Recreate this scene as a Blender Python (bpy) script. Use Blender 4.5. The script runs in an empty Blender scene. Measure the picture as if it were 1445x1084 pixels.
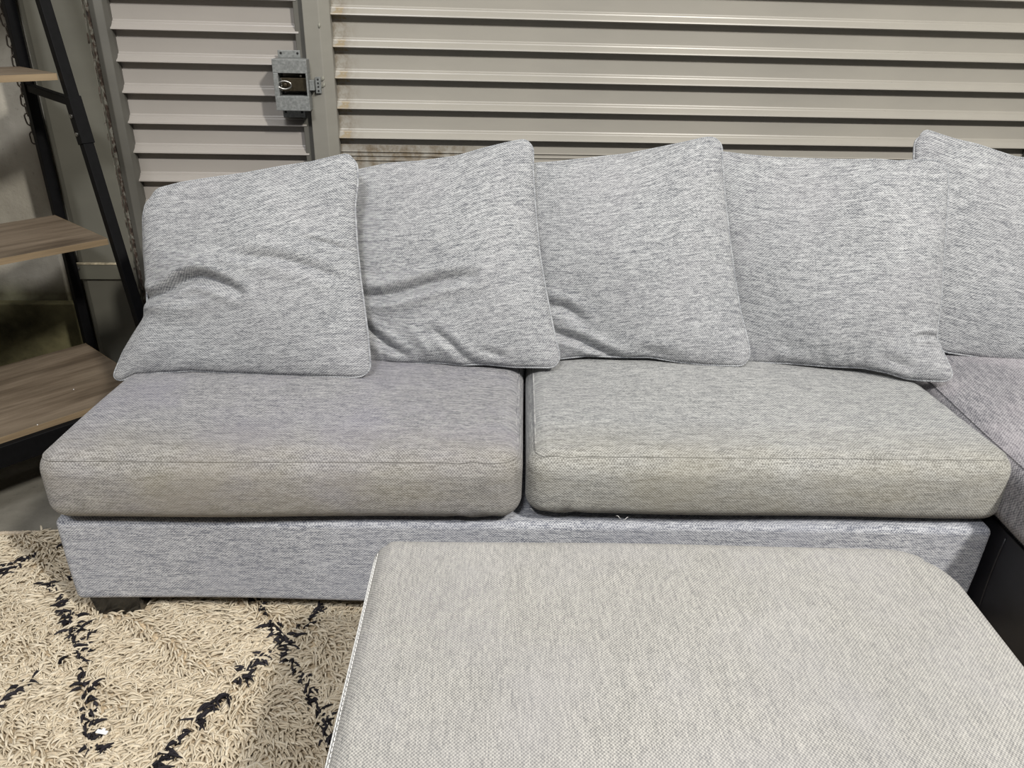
import bpy, math, random
import numpy as np
from math import sin, cos, radians, pi, sqrt
from mathutils import Vector, Matrix

random.seed(7); rng = np.random.default_rng(7)
sc = bpy.context.scene
COL = sc.collection

# ------------------------------------------------------------ camera
F = 1085.0; H = 1.24; PITCH = radians(26.3); PSI = radians(4.5); RHO = radians(1.6)
_f = np.array([sin(PSI)*cos(PITCH), cos(PSI)*cos(PITCH), -sin(PITCH)])
_r0 = np.array([cos(PSI), -sin(PSI), 0.0]); _u0 = np.cross(_r0, _f)
_r = _r0*cos(RHO)+_u0*sin(RHO); _u = -_r0*sin(RHO)+_u0*cos(RHO)
CAM = np.array([0, 0, H])
cd = bpy.data.cameras.new('camera'); cam = bpy.data.objects.new('camera', cd); COL.objects.link(cam)
cd.sensor_fit = 'HORIZONTAL'; cd.sensor_width = 36.0; cd.lens = F/1445*36
cam.matrix_world = Matrix(((_r[0], _u[0], -_f[0], 0), (_r[1], _u[1], -_f[1], 0), (_r[2], _u[2], -_f[2], H), (0, 0, 0, 1)))
sc.camera = cam

# ------------------------------------------------------------ light
w = bpy.data.worlds.new('world'); sc.world = w; w.use_nodes = True
w.node_tree.nodes['Background'].inputs[0].default_value = (1.0, 0.98, 0.95, 1)
w.node_tree.nodes['Background'].inputs[1].default_value = 0.07
def area(name, loc, target, size, sizey, power, col):
    l = bpy.data.lights.new(name, 'AREA'); l.shape = 'RECTANGLE'; l.size = size; l.size_y = sizey
    l.energy = power; l.color = col
    o = bpy.data.objects.new(name, l); COL.objects.link(o); o.location = loc
    o.rotation_euler = (Vector(target)-Vector(loc)).to_track_quat('-Z', 'Y').to_euler(); return o
area('ceiling_light_key', (2.0, -1.4, 4.0), (0, 1.5, .4), .22, .4, 240, (1.0, .96, .88))
area('ceiling_light_fill', (-.8, -2.0, 4.2), (0, 1.5, .4), .8, .4, 120, (.97, .97, .97))
area('overhead_ambient_broad', (0, -.5, 5.2), (0, -.4, 0), 7, 6, 150, (1.0, .98, .95))  # added soft overhead ambient that keeps undersides dark, not a real fixture
vs = sc.view_settings
vs.view_transform = 'Standard'; vs.look = 'None'; vs.gamma = 1; vs.exposure = -0.10; vs.use_curve_mapping = False

# ------------------------------------------------------------ maths helpers
def ray(x, y): return (x-722.5)/F*_r-(y-542)/F*_u+_f
def atz(x, y, z): d = ray(x, y); return CAM+d*(z-H)/d[2]
def aty(x, y, Y): d = ray(x, y); return CAM+d*Y/d[1]

# ------------------------------------------------------------ object helpers
def new_mesh(name, V, Fc, mat=None, parent=None, smooth=False, uv=None):
    me = bpy.data.meshes.new(name)
    me.from_pydata([tuple(map(float, v)) for v in V], [], [tuple(map(int, f)) for f in Fc])
    me.update()
    if uv is not None:
        L = me.uv_layers.new(name='weave')
        idx = np.empty(len(me.loops), dtype=np.int32); me.loops.foreach_get('vertex_index', idx)
        L.data.foreach_set('uv', np.asarray(uv, dtype=np.float32)[idx].ravel())
    if smooth: me.polygons.foreach_set('use_smooth', [True]*len(me.polygons))
    o = bpy.data.objects.new(name, me); COL.objects.link(o)
    if mat: me.materials.append(mat)
    if parent: o.parent = parent
    return o
def empty(name, loc=(0, 0, 0), rz=0, label=None, cat=None, group=None, kind=None, parent=None):
    o = bpy.data.objects.new(name, None); COL.objects.link(o); o.location = loc; o.rotation_euler = (0, 0, rz)
    o.empty_display_size = .1
    if parent: o.parent = parent
    tag(o, label, cat, group, kind); return o
def tag(o, label=None, cat=None, group=None, kind=None):
    if label: o['label'] = label
    if cat: o['category'] = cat
    if group: o['group'] = group
    if kind: o['kind'] = kind
    return o
class MB:
    def __init__(s): s.V = []; s.F = []
    def add(s, V, Fc):
        n = len(s.V); s.V += [tuple(v) for v in V]; s.F += [tuple(i+n for i in f) for f in Fc]
    def box(s, a, b, bev=0.0):
        a = np.array(a, float); b = np.array(b, float)
        if bev <= 0:
            V = [(x, y, z) for x in (a[0], b[0]) for y in (a[1], b[1]) for z in (a[2], b[2])]
            s.add(V, [(0, 1, 3, 2), (4, 6, 7, 5), (0, 4, 5, 1), (2, 3, 7, 6), (0, 2, 6, 4), (1, 5, 7, 3)])
        else:
            V, Fc = rbox((b-a)/2, bev, 2, 1)
            s.add(V+(a+b)/2, Fc)
        return s
    def prism(s, pts, axis_a, axis_b, up, lo, hi):
        """2-D profile pts (a,b) swept along up from lo to hi"""
        A = np.array(axis_a, float); B = np.array(axis_b, float); U = np.array(up, float); n = len(pts)
        V = [A*p[0]+B*p[1]+U*lo for p in pts]+[A*p[0]+B*p[1]+U*hi for p in pts]
        Fc = [(i, (i+1) % n, (i+1) % n+n, i+n) for i in range(n)]+[tuple(range(n))[::-1], tuple(range(n, 2*n))]
        s.add(V, Fc); return s
    def bar(s, p, q, wx, wy, side=(1, 0, 0)):
        p = np.array(p, float); q = np.array(q, float); d = (q-p)/np.linalg.norm(q-p)
        a = np.array(side, float); a = a-d*(a@d); a /= np.linalg.norm(a); b = np.cross(d, a)
        c = [(1, 1), (-1, 1), (-1, -1), (1, -1)]
        V = [p+a*wx/2*i+b*wy/2*j for i, j in c]+[q+a*wx/2*i+b*wy/2*j for i, j in c]
        s.add(V, [(0, 1, 5, 4), (1, 2, 6, 5), (2, 3, 7, 6), (3, 0, 4, 7), (3, 2, 1, 0), (4, 5, 6, 7)]); return s
    def tube(s, pts, r, n=8, closed=False, taper=None):
        P = np.array(pts, float); m = len(P)
        T = np.roll(P, -1, 0)-np.roll(P, 1, 0) if closed else np.gradient(P, axis=0)
        T /= np.linalg.norm(T, axis=1)[:, None]+1e-12
        ref = np.array([0, 0, 1.0]) if abs(T[0][2]) < .9 else np.array([1.0, 0, 0])
        V = []; a = ref-T[0]*(ref@T[0]); a /= np.linalg.norm(a)
        for k in range(m):
            a = a-T[k]*(a@T[k]); a /= np.linalg.norm(a); b = np.cross(T[k], a)
            rr = r*(taper[k] if taper is not None else 1)
            for j in range(n):
                t = 2*pi*j/n; V.append(P[k]+rr*(a*cos(t)+b*sin(t)))
        Fc = []
        for k in range(m if closed else m-1):
            k2 = (k+1) % m
            for j in range(n):
                j2 = (j+1) % n; Fc.append((k*n+j, k*n+j2, k2*n+j2, k2*n+j))
        if not closed: Fc += [tuple(range(n))[::-1], tuple((m-1)*n+j for j in range(n))]
        s.add(V, Fc); return s
    def lathe(s, prof, c, axis=(0, 0, 1), n=14):
        ax = np.array(axis, float); ref = np.array([1.0, 0, 0]) if abs(ax[0]) < .9 else np.array([0, 1.0, 0])
        a = np.cross(ax, ref); a /= np.linalg.norm(a); b = np.cross(ax, a); V = []
        for r, h in prof:
            for j in range(n):
                t = 2*pi*j/n; V.append(np.array(c)+ax*h+r*(a*cos(t)+b*sin(t)))
        m = len(prof); Fc = [(k*n+j, k*n+(j+1) % n, (k+1)*n+(j+1) % n, (k+1)*n+j) for k in range(m-1) for j in range(n)]
        Fc += [tuple(range(n))[::-1], tuple((m-1)*n+j for j in range(n))]
        s.add(V, Fc); return s
    def build(s, name, mat, parent=None, smooth=False, bevel=0):
        o = new_mesh(name, s.V, s.F, mat, parent, smooth)
        if bevel:
            m = o.modifiers.new('bevel', 'BEVEL'); m.width = bevel; m.segments = 2; m.limit_method = 'ANGLE'
        return o

def axis_pts(h, r, k, n):
    e = [-(h-r)-r*math.tan(pi/4*(1-i/k)) for i in range(k)]
    mid = list(np.linspace(-(h-r), h-r, n+1)); return np.array(e+mid+[-x for x in e[::-1]])
def rbox(half, r, k, n):
    """rounded box: half sizes, radius, k points in the rounding, n (or 3 n's) spans in the flats"""
    half = np.array(half, float)
    if not hasattr(n, '__len__'): n = (n, n, n)
    A = [axis_pts(half[i], r, k, n[i]) for i in range(3)]
    N = [len(a) for a in A]; idx = {}; V = []; Fc = []
    def vid(i, j, l):
        key = (i, j, l)
        if key not in idx: idx[key] = len(V); V.append((A[0][i], A[1][j], A[2][l]))
        return idx[key]
    for i in range(N[0]-1):
        for j in range(N[1]-1):
            Fc.append((vid(i, j, 0), vid(i, j+1, 0), vid(i+1, j+1, 0), vid(i+1, j, 0)))
            l = N[2]-1; Fc.append((vid(i, j, l), vid(i+1, j, l), vid(i+1, j+1, l), vid(i, j+1, l)))
    for i in range(N[0]-1):
        for l in range(N[2]-1):
            Fc.append((vid(i, 0, l), vid(i+1, 0, l), vid(i+1, 0, l+1), vid(i, 0, l+1)))
            j = N[1]-1; Fc.append((vid(i, j, l), vid(i, j, l+1), vid(i+1, j, l+1), vid(i+1, j, l)))
    for j in range(N[1]-1):
        for l in range(N[2]-1):
            Fc.append((vid(0, j, l), vid(0, j, l+1), vid(0, j+1, l+1), vid(0, j+1, l)))
            i = N[0]-1; Fc.append((vid(i, j, l), vid(i, j+1, l), vid(i, j+1, l+1), vid(i, j, l+1)))
    V = np.array(V); q = np.clip(V, -(half-r), half-r); d = V-q; L = np.linalg.norm(d, axis=1)
    L[L == 0] = 1; return q+d/L[:, None]*r, Fc
def face_uv(me, V):
    """per-loop weave coordinates in metres: top (x,y), front (x,z), side (y,z)"""
    L = me.uv_layers.new(name='weave')
    for p in me.polygons:
        n = p.normal; a = [abs(n.x), abs(n.y), abs(n.z)]
        for li in p.loop_indices:
            v = V[me.loops[li].vertex_index]
            if a[2] >= max(a[0], a[1]): uv = (v[0], v[1])
            elif a[1] >= a[0]: uv = (v[0], v[2]+3)
            else: uv = (v[1]+5, v[2]+3)
            L.data[li].uv = uv
def soft_box(name, half, r, k, n, mat, parent, loc=(0, 0, 0), deform=None):
    V, Fc = rbox(half, r, k, n); V0 = V.copy()
    if deform: V = deform(V)
    V = V+np.array(loc)
    o = new_mesh(name, V, Fc, mat, parent, True)
    face_uv(o.data, V); return o

# ------------------------------------------------------------ materials
class NT:
    def __init__(s, name):
        s.m = bpy.data.materials.new(name); s.m.use_nodes = True; s.t = s.m.node_tree; s.n = s.t.nodes
        s.b = s.n['Principled BSDF']
    def node(s, typ, **kw):
        n = s.n.new(typ)
        for k, v in kw.items():
            if k.startswith('i_'): n.inputs[k[2:].replace('_', ' ')].default_value = v
            else: setattr(n, k, v)
        return n
    def lk(s, a, b): s.t.links.new(a, b)
    def math(s, op, a, b=None, c=None, clamp=False):
        n = s.n.new('ShaderNodeMath'); n.operation = op; n.use_clamp = clamp
        for i, v in enumerate((a, b, c)):
            if v is None: continue
            if isinstance(v, (int, float)): n.inputs[i].default_value = v
            else: s.lk(v, n.inputs[i])
        return n.outputs[0]
    def coord(s, which='Object', scale=(1, 1, 1), loc=(0, 0, 0)):
        t = s.n.new('ShaderNodeTexCoord'); m = s.n.new('ShaderNodeMapping')
        m.inputs['Scale'].default_value = scale; m.inputs['Location'].default_value = loc
        s.lk(t.outputs[which], m.inputs[0]); return m.outputs[0]
    def noise(s, vec, scale, detail=2, rough=.5, w=None):
        n = s.n.new('ShaderNodeTexNoise'); n.inputs['Scale'].default_value = scale
        n.inputs['Detail'].default_value = detail; n.inputs['Roughness'].default_value = rough
        s.lk(vec, n.inputs['Vector']); return n.outputs['Fac']
    def ramp(s, fac, stops):
        n = s.n.new('ShaderNodeValToRGB'); e = n.color_ramp.elements
        while len(e) < len(stops): e.new(.5)
        for el, (p, c) in zip(e, stops):
            el.position = p; el.color = (*c, 1) if hasattr(c, '__len__') else (c, c, c, 1)
        s.lk(fac, n.inputs[0]); return n.outputs[0]
    def mix(s, fac, a, b, mode='MIX'):
        n = s.n.new('ShaderNodeMix'); n.data_type = 'RGBA'; n.blend_type = mode
        for i, v in ((0, fac), (6, a), (7, b)):
            if isinstance(v, (int, float)): n.inputs[i].default_value = v
            elif isinstance(v, tuple): n.inputs[i].default_value = (*v, 1)
            else: s.lk(v, n.inputs[i])
        return n.outputs[2]
    def bump(s, h, strength, dist):
        n = s.n.new('ShaderNodeBump'); n.inputs['Strength'].default_value = strength
        n.inputs['Distance'].default_value = dist; s.lk(h, n.inputs['Height']); s.lk(n.outputs[0], s.b.inputs['Normal'])
    def col(s, c):
        if isinstance(c, tuple): s.b.inputs['Base Color'].default_value = (*c, 1)
        else: s.lk(c, s.b.inputs['Base Color'])
    def done(s, rough=.5, metal=0, spec=None):
        if isinstance(rough, (int, float)): s.b.inputs['Roughness'].default_value = rough
        else: s.lk(rough, s.b.inputs['Roughness'])
        s.b.inputs['Metallic'].default_value = metal
        if spec is not None: s.b.inputs['Specular IOR Level'].default_value = spec
        return s.m

def fabric(name, dark, light, pitch=.0030, along='u', tint=(.62, .56, .60), tint_amt=.25, soil=None, soil_amt=.5, streak=.55, yarn=.0018, fu=42):
    """heathered plain weave. The yarn runs along u (or v); uv are metres"""
    t = NT(name)
    uvn = t.n.new('ShaderNodeUVMap'); uvn.uv_map = 'weave'
    sep = t.n.new('ShaderNodeSeparateXYZ'); t.lk(uvn.outputs[0], sep.inputs[0])
    U, Vv = (sep.outputs[0], sep.outputs[1]) if along == 'u' else (sep.outputs[1], sep.outputs[0])
    def threads(p, fu, seed, det=2):                                # every yarn is one row; its shade slubs along its length
        row = t.math('FLOOR', t.math('DIVIDE', Vv, p))
        cx = t.n.new('ShaderNodeCombineXYZ'); t.lk(t.math('ADD', t.math('MULTIPLY', U, fu), t.math('MULTIPLY', row, 3.713)), cx.inputs[0])
        t.lk(t.math('MULTIPLY', row, 7.31), cx.inputs[1]); cx.inputs[2].default_value = seed
        return t.noise(cx.outputs[0], 1.0, det, .6)
    st = threads(yarn, fu, 1.0, 3)
    st2 = threads(yarn, fu*.28, 5.0, 1)
    comb = t.n.new('ShaderNodeCombineXYZ'); t.lk(t.math('MULTIPLY', U, 22), comb.inputs[0]); t.lk(t.math('MULTIPLY', Vv, 75), comb.inputs[1])
    st3 = t.noise(comb.outputs[0], 1.0, 3, .6)
    wn = t.n.new('ShaderNodeTexWhiteNoise'); wn.noise_dimensions = '2D'; cw = t.n.new('ShaderNodeCombineXYZ')   # shade of every single pick
    t.lk(t.math('FLOOR', t.math('DIVIDE', U, pitch*1.15)), cw.inputs[0]); t.lk(t.math('FLOOR', t.math('DIVIDE', Vv, yarn)), cw.inputs[1]); t.lk(cw.outputs[0], wn.inputs['Vector'])
    k = pi/pitch
    wv = t.math('MULTIPLY', t.math('SINE', t.math('MULTIPLY', U, k)), t.math('SINE', t.math('MULTIPLY', Vv, k)))
    s1 = t.math('ADD', t.math('MULTIPLY_ADD', st, 4.0*streak, .5-2.0*streak), t.math('MULTIPLY_ADD', st3, .6*streak, -.3*streak))
    s2 = t.math('MULTIPLY_ADD', st2, 1.6*streak, -.8*streak)
    fac = t.math('ADD', t.math('ADD', s1, s2), t.math('MULTIPLY_ADD', wn.outputs['Value'], .9*streak, t.math('MULTIPLY_ADD', wv, .42, -.45*streak)), clamp=True)
    c = t.mix(fac, dark, light)
    big = t.noise(t.coord('Object'), 5.5, 3, .55)
    bf = t.ramp(big, [(.42, 0.0), (.66, 1.0)])
    c = t.mix(t.math('MULTIPLY', bf, tint_amt), c, tint, 'MIX')
    big2 = t.noise(t.coord('Object', loc=(3, 1, 7)), 3.0, 3, .6)
    c = t.mix(t.ramp(big2, [(.35, .16), (.7, 0.0)]), c, (dark[0]*.9, dark[1]*.9, dark[2]*.95))
    if soil is not None:
        # grime worn into the front edge of a seat cushion: follows height and distance from the front (object space, metres)
        so = t.n.new('ShaderNodeSeparateXYZ'); t.lk(t.coord('Object'), so.inputs[0])
        yy, zz = so.outputs[1], so.outputs[2]
        gy = t.math('SUBTRACT', 1.0, t.math('DIVIDE', t.math('SUBTRACT', yy, soil), .20), clamp=True)
        gn = t.noise(t.coord('Object', scale=(1, 2.2, 2.2), loc=(1.7, 0, 0)), 4.2, 4, .65)
        g = t.math('MULTIPLY', gy, t.ramp(gn, [(.28, .35), (.62, 1.0)]))
        c = t.mix(t.math('MULTIPLY', g, soil_amt), c, (.255, .225, .145), 'MIX')
    t.col(c)
    t.bump(t.math('ADD', wv, t.math('MULTIPLY', st, 2)), .35, .0007)
    t.b.inputs['Sheen Weight'].default_value = .12
    return t.done(.92, 0, .15)

M = {}
M['pillow'] = fabric('pillow_fabric', (.110, .116, .132), (.54, .55, .56), tint=(.36, .345, .37), tint_amt=.18)
M['piping'] = fabric('piping_fabric', (.17, .18, .20), (.50, .515, .53), tint_amt=.05)
M['seat'] = fabric('seat_fabric', (.105, .108, .125), (.46, .455, .46), soil=-.055, soil_amt=.62, tint_amt=.30, tint=(.25, .24, .31))
M['seat2'] = fabric('seat_fabric_light', (.135, .14, .15), (.53, .535, .525), soil=-.055, soil_amt=.56, tint_amt=.12, tint=(.36,.35,.36))
M['base'] = fabric('base_fabric', (.135, .145, .180), (.60, .612, .645), tint=(.34, .35, .41), tint_amt=.30, streak=.6)
M['chaise'] = fabric('chaise_fabric', (.10, .10, .118), (.42, .41, .43), pitch=.0034, along='v', tint_amt=.2, yarn=.0024)
M['ottoman'] = fabric('ottoman_fabric', (.165, .165, .165), (.56, .545, .51), pitch=.0025, along='v', tint=(.42, .41, .435), tint_amt=.25, streak=.30, yarn=.0016, fu=60)
def flat(name, c, rough=.5, metal=0, spec=None, nscale=0, namt=.2, bump=0):
    t = NT(name)
    if nscale:
        n = t.noise(t.coord('Object'), nscale, 5, .6)
        t.col(t.mix(t.ramp(n, [(.3, 0.0), (.7, 1.0)]), tuple(x*(1-namt) for x in c), tuple(min(1, x*(1+namt)) for x in c)))
        if bump: t.bump(n, bump, .002)
    else: t.col(c)
    return t.done(rough, metal, spec)
M['black'] = flat('black_painted_steel', (.003, .003, .0035), .6, 0, .12, 60, .3)
M['black_wood'] = flat('black_leg', (.008, .008, .008), .25)
M['black_cloth'] = flat('black_lining', (.012, .012, .016), .45, 0, .5, 9, .35, .4)
M['thread'] = flat('white_thread', (.75, .75, .74), .8)
M['plastic'] = flat('white_plastic', (.85, .86, .88), .35)
M['rust_chain'] = flat('dull_chain_steel', (.10, .085, .07), .45, .8, None, 90, .5)
M['bronze'] = flat('dark_bronze_lock', (.06, .048, .03), .4, .6, None, 60, .3)
M['chrome'] = flat('worn_chrome', (.5, .49, .46), .3, 1, None, 60, .2)
M['bolt_steel'] = flat('bolt_steel', (.20, .20, .20), .4, .7, None, 60, .2)
M['hole'] = flat('screw_hole', (.01, .01, .01), .8)

def painted_metal(name, base, dirt, rust_x=None, rough=.34):
    t = NT(name)
    n = t.noise(t.coord('Object', scale=(1, 1, 3)), 2.3, 4, .6)
    c = t.mix(t.ramp(n, [(.35, 0.0), (.7, .7)]), base, dirt)
    f = t.noise(t.coord('Object'), 45, 4, .7)
    c = t.mix(t.ramp(f, [(.70, 0.0), (.76, .55)]), c, tuple(x*.45 for x in base))
    if rust_x is not None:
        so = t.n.new('ShaderNodeSeparateXYZ'); t.lk(t.coord('Object'), so.inputs[0])
        g = t.math('SUBTRACT', 1.0, t.math('DIVIDE', t.math('SUBTRACT', so.outputs[0], rust_x), .075), clamp=True)
        rn = t.noise(t.coord('Object', scale=(1, 1, .8), loc=(0, 0, 2)), 24, 5, .7)
        c = t.mix(t.math('MULTIPLY', t.math('POWER', g, .8), t.ramp(rn, [(.42, 0.0), (.60, .85)])), c, (.16, .12, .075))
        # pale clay smears caught on the ridge beside the post
        zz = t.math('FRACT', t.math('DIVIDE', t.math('SUBTRACT', so.outputs[2], .0), 1.0))
        rn2 = t.noise(t.coord('Object', scale=(1, 1, 1), loc=(5, 0, 0)), 38, 3, .6)
        band = t.math('LESS_THAN', t.math('ABSOLUTE', t.math('SUBTRACT', so.outputs[2], .026)), .016)
        gg = t.math('MULTIPLY', t.math('GREATER_THAN', t.math('MULTIPLY_ADD', rn2, 1.1, g), 1.10), band)
        c = t.mix(t.math('MULTIPLY', gg, t.ramp(rn2, [(.40, 0.0), (.5, 1.0)])), c, (.29, .235, .155))
    t.col(c)
    t.bump(t.noise(t.coord('Object', scale=(.4, 1, 1)), 7, 2, .5), .10, .01)
    return t.done(rough, 0, .5)
M['slat'] = painted_metal('shutter_paint', (.36, .34, .30), (.30, .285, .255), rust_x=0.0)
M['slat_left'] = painted_metal('door_paint', (.35, .325, .30), (.30, .28, .26))
M['post'] = painted_metal('post_paint', (.27, .26, .228), (.21, .20, .175), rough=.45)
M['frame_dark'] = painted_metal('dark_frame_paint', (.118, .114, .10), (.085, .082, .072), rough=.5)
M['column'] = painted_metal('column_paint', (.135, .131, .108), (.105, .102, .085), rough=.5)
M['plate'] = painted_metal('plate_paint', (.165, .165, .135), (.11, .105, .085), rough=.5)
M['column_side'] = painted_metal('column_lit_side_paint', (.30, .30, .25), (.20, .20, .16), rough=.5)  # column paint made paler: light on its angled side put into the colour

def galv():
    t = NT('galvanised_steel'); v = t.n.new('ShaderNodeTexVoronoi'); v.inputs['Scale'].default_value = 150
    t.lk(t.coord('Object'), v.inputs['Vector'])
    n = t.noise(t.coord('Object'), 120, 4, .7)
    c = t.mix(t.math('MULTIPLY', v.outputs['Distance'], .8, clamp=True), (.20, .21, .21), (.36, .37, .36))
    c = t.mix(t.ramp(n, [(.4, .0), (.7, .7)]), c, (.14, .145, .14)); t.col(c)
    return t.done(.5, .35)
M['galv'] = galv()
def sealant():
    t = NT('cracked_sealant'); n = t.noise(t.coord('Object', scale=(1, 1, .5)), 90, 5, .7)
    t.col(t.ramp(n, [(.35, (.01, .008, .007)), (.48, (.05, .03, .02)), (.58, (.17, .165, .14))])); t.bump(n, .8, .004)
    return t.done(.8)
M['sealant'] = sealant()
def concrete(name, lo, hi, stained=False):
    t = NT(name); co = t.coord('Object')
    n = t.noise(co, 3.2, 8, .65); n2 = t.noise(co, 55, 5, .7); n3 = t.noise(t.coord('Object', scale=(1.6, 1.6, .5), loc=(4, 2, 0)), 2.4, 5, .6)
    c = t.ramp(n, [(.3, lo), (.7, hi)])
    c = t.mix(t.ramp(n3, [(.45, 0.0), (.68, .55)]), c, tuple(x*.5 for x in lo))
    c = t.mix(t.ramp(n2, [(.60, 0.0), (.75, .5)]), c, tuple(x*.35 for x in lo))
    if stained:
        so = t.n.new('ShaderNodeSeparateXYZ'); t.lk(t.coord('Object'), so.inputs[0])
        low = t.math('SUBTRACT', 1.0, t.math('MULTIPLY', t.math('SUBTRACT', so.outputs[2], .34), 16), clamp=True)
        yn = t.noise(t.coord('Object', loc=(9, 9, 9)), 5, 4, .6)
        c = t.mix(t.math('MULTIPLY', low, .88), c, t.ramp(yn, [(.35, (.07, .06, .03)), (.52, (.19, .185, .11)), (.7, (.24, .165, .05))]))
    t.col(c); t.bump(n2, .5, .004); return t.done(.88, 0, .2)
M['concrete'] = concrete('concrete_wall', (.30, .28, .235), (.50, .47, .41), True)
M['floor'] = concrete('concrete_floor', (.17, .16, .135), (.28, .265, .23))
def wood(name, edge=False):
    t = NT(name); co = t.coord('Object', scale=(1.3, 13, 13), loc=(.3, .1, 0))
    n = t.noise(co, 1.6, 8, .62); n2 = t.noise(t.coord('Object', scale=(4, 95, 95)), 1.5, 5, .6)
    n3 = t.noise(t.coord('Object', scale=(2.0, 5, 5), loc=(1, 4, 2)), 1.2, 3, .6)
    if edge: c = t.ramp(n, [(.3, (.20, .145, .085)), (.7, (.30, .225, .14))])
    else:
        c = t.ramp(n, [(.30, (.05, .036, .024)), (.45, (.12, .090, .062)), (.58, (.19, .148, .107)), (.72, (.085, .064, .045))])
        c = t.mix(t.ramp(n3, [(.45, 0.0), (.7, .6)]), c, (.23, .185, .135))
    c = t.mix(t.ramp(n2, [(.4, .0), (.75, .45)]), c, (.06, .042, .028))
    t.col(c); t.bump(n2, .15, .001); return t.done(.5, 0, .4)
M['wood'] = wood('oak_laminate'); M['wood_edge'] = wood('oak_edge_band', True)
def yarn(name, stops):
    t = NT(name); a = t.n.new('ShaderNodeAttribute'); a.attribute_name = 'shade'
    c = t.ramp(a.outputs['Fac'], stops); t.col(c); return t.done(.9, 0, .1)
M['wool'] = yarn('cream_wool', [(0.0, (.46, .385, .285)), (.5, (.585, .51, .39)), (1.0, (.69, .62, .50))])
M['black_wool'] = yarn('black_wool', [(0.0, (.010, .009, .011)), (1.0, (.035, .032, .038))])
M['rug_back'] = flat('rug_backing', (.55, .45, .32), .95, 0, .1, 140, .35, .8)
M['fringe'] = flat('rug_braid', (.50, .43, .34), .95, 0, .1, 160, .3, .6)

# ------------------------------------------------------------ setting
FZ = -.016                                  # floor level
WY = 2.5                                   # plane of the shutters' flats
YAW = radians(-3.1)
floor = MB().box((-6, -7, -.12), (6, 2.9, FZ)).build('floor', M['floor']); tag(floor, kind='structure')
wl = MB().box((-4, 2.51, FZ), (-1.16, 2.71, 2.7)).build('wall_left', M['concrete']); tag(wl, kind='structure')
wb = MB().box((2.02, 2.51, FZ), (6, 2.71, 2.7)).build('wall_back', M['concrete']); tag(wb, kind='structure')
# dark ledge at the foot of the concrete wall
lg = MB().box((-3.9, 2.475, FZ), (-1.24, 2.51, .32), .006).build('baseboard_left', flat('ledge_concrete', (.115, .105, .055), .8, 0, .2, 7, .7, .5)); tag(lg, kind='structure')

PITCHZ = .0855
def slat_mesh(x0, x1, mat, name):
    prof = [(0, 0), (.0012, .005), (.0195, .005), (.0205, -.0215), (.0225, -.0245), (.0262, -.0235), (.039, -.009), (.042, -.008), (.045, -.0015), (.048, 0), (PITCHZ, 0)]
    back = [(z, y+.0012) for z, y in prof][::-1]
    # origin is at the slat's left lower corner: x 0..w
    w = x1-x0; pts = prof+back; n = len(pts); V = []; Fc = []
    xs = np.linspace(0, w, 9 if w > 1 else 3)
    for x in xs:
        for z, y in pts: V.append((x, y, z))
    for s in range(len(xs)-1):
        for i in range(n):
            j = (i+1) % n; Fc.append((s*n+i, (s+1)*n+i, (s+1)*n+j, s*n+j))
    m = len(prof)
    for i in range(m-1):
        Fc.append((i, i+1, n-2-i, n-1-i)); b = (len(xs)-1)*n; Fc.append((b+i+1, b+i, b+n-1-i, b+n-2-i))
    me = bpy.data.meshes.new(name); me.from_pydata(V, [], Fc); me.update(); me.materials.append(mat); return me
def slats(root, x0, x1, mat, nose, zmin, zmax):
    me = slat_mesh(x0, x1, mat, 'slat'); z = nose-.019; k = math.ceil((zmin-z)/PITCHZ); z = z+k*PITCHZ
    while z < zmax:
        o = bpy.data.objects.new('slat', me); COL.objects.link(o); o.parent = root
        o.location = (x0, WY, z); z += PITCHZ
d1 = empty('door_1', (0, 0, 0)); tag(d1, kind='structure')
slats(d1, -.985, -.452, M['slat_left'], .888, .03, 2.25)
d2 = empty('door_2', (0, 0, 0)); tag(d2, kind='structure')
slats(d2, -.357, 2.05, M['slat'], 1.026, .775, 2.25)
# lower rail panels of the shutter with fine drip grooves
def groove_panel(z0, z1, root, x0, x1):
    pts = [(0, z0)]; z = z1-.018
    gz = [z1-.050, z1-.036, z1-.024]
    for g in gz: pts += [(0, g-.0022), (.004, g-.0008), (.004, g+.0008), (-.0012, g+.0022), (-.0012, g+.0045), (0, g+.006)]
    pts += [(0, z1), (.006, z1), (.006, z0)]
    MB().prism([(p[0]+WY, p[1]) for p in pts], (0, 1, 0), (0, 0, 1), (1, 0, 0), x0, x1).build('bottom_rail', M['slat'], root)
zb = 1.026-.019-2*PITCHZ
while zb > .9: zb -= PITCHZ
first = 1.026-.019+math.ceil((.775-(1.026-.019))/PITCHZ)*PITCHZ
groove_panel(first-PITCHZ, first, d2, -.357, 2.05)
slats(d2, -.357, 2.05, M['slat'], 1.026, .02, first-1.5*PITCHZ)

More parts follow.
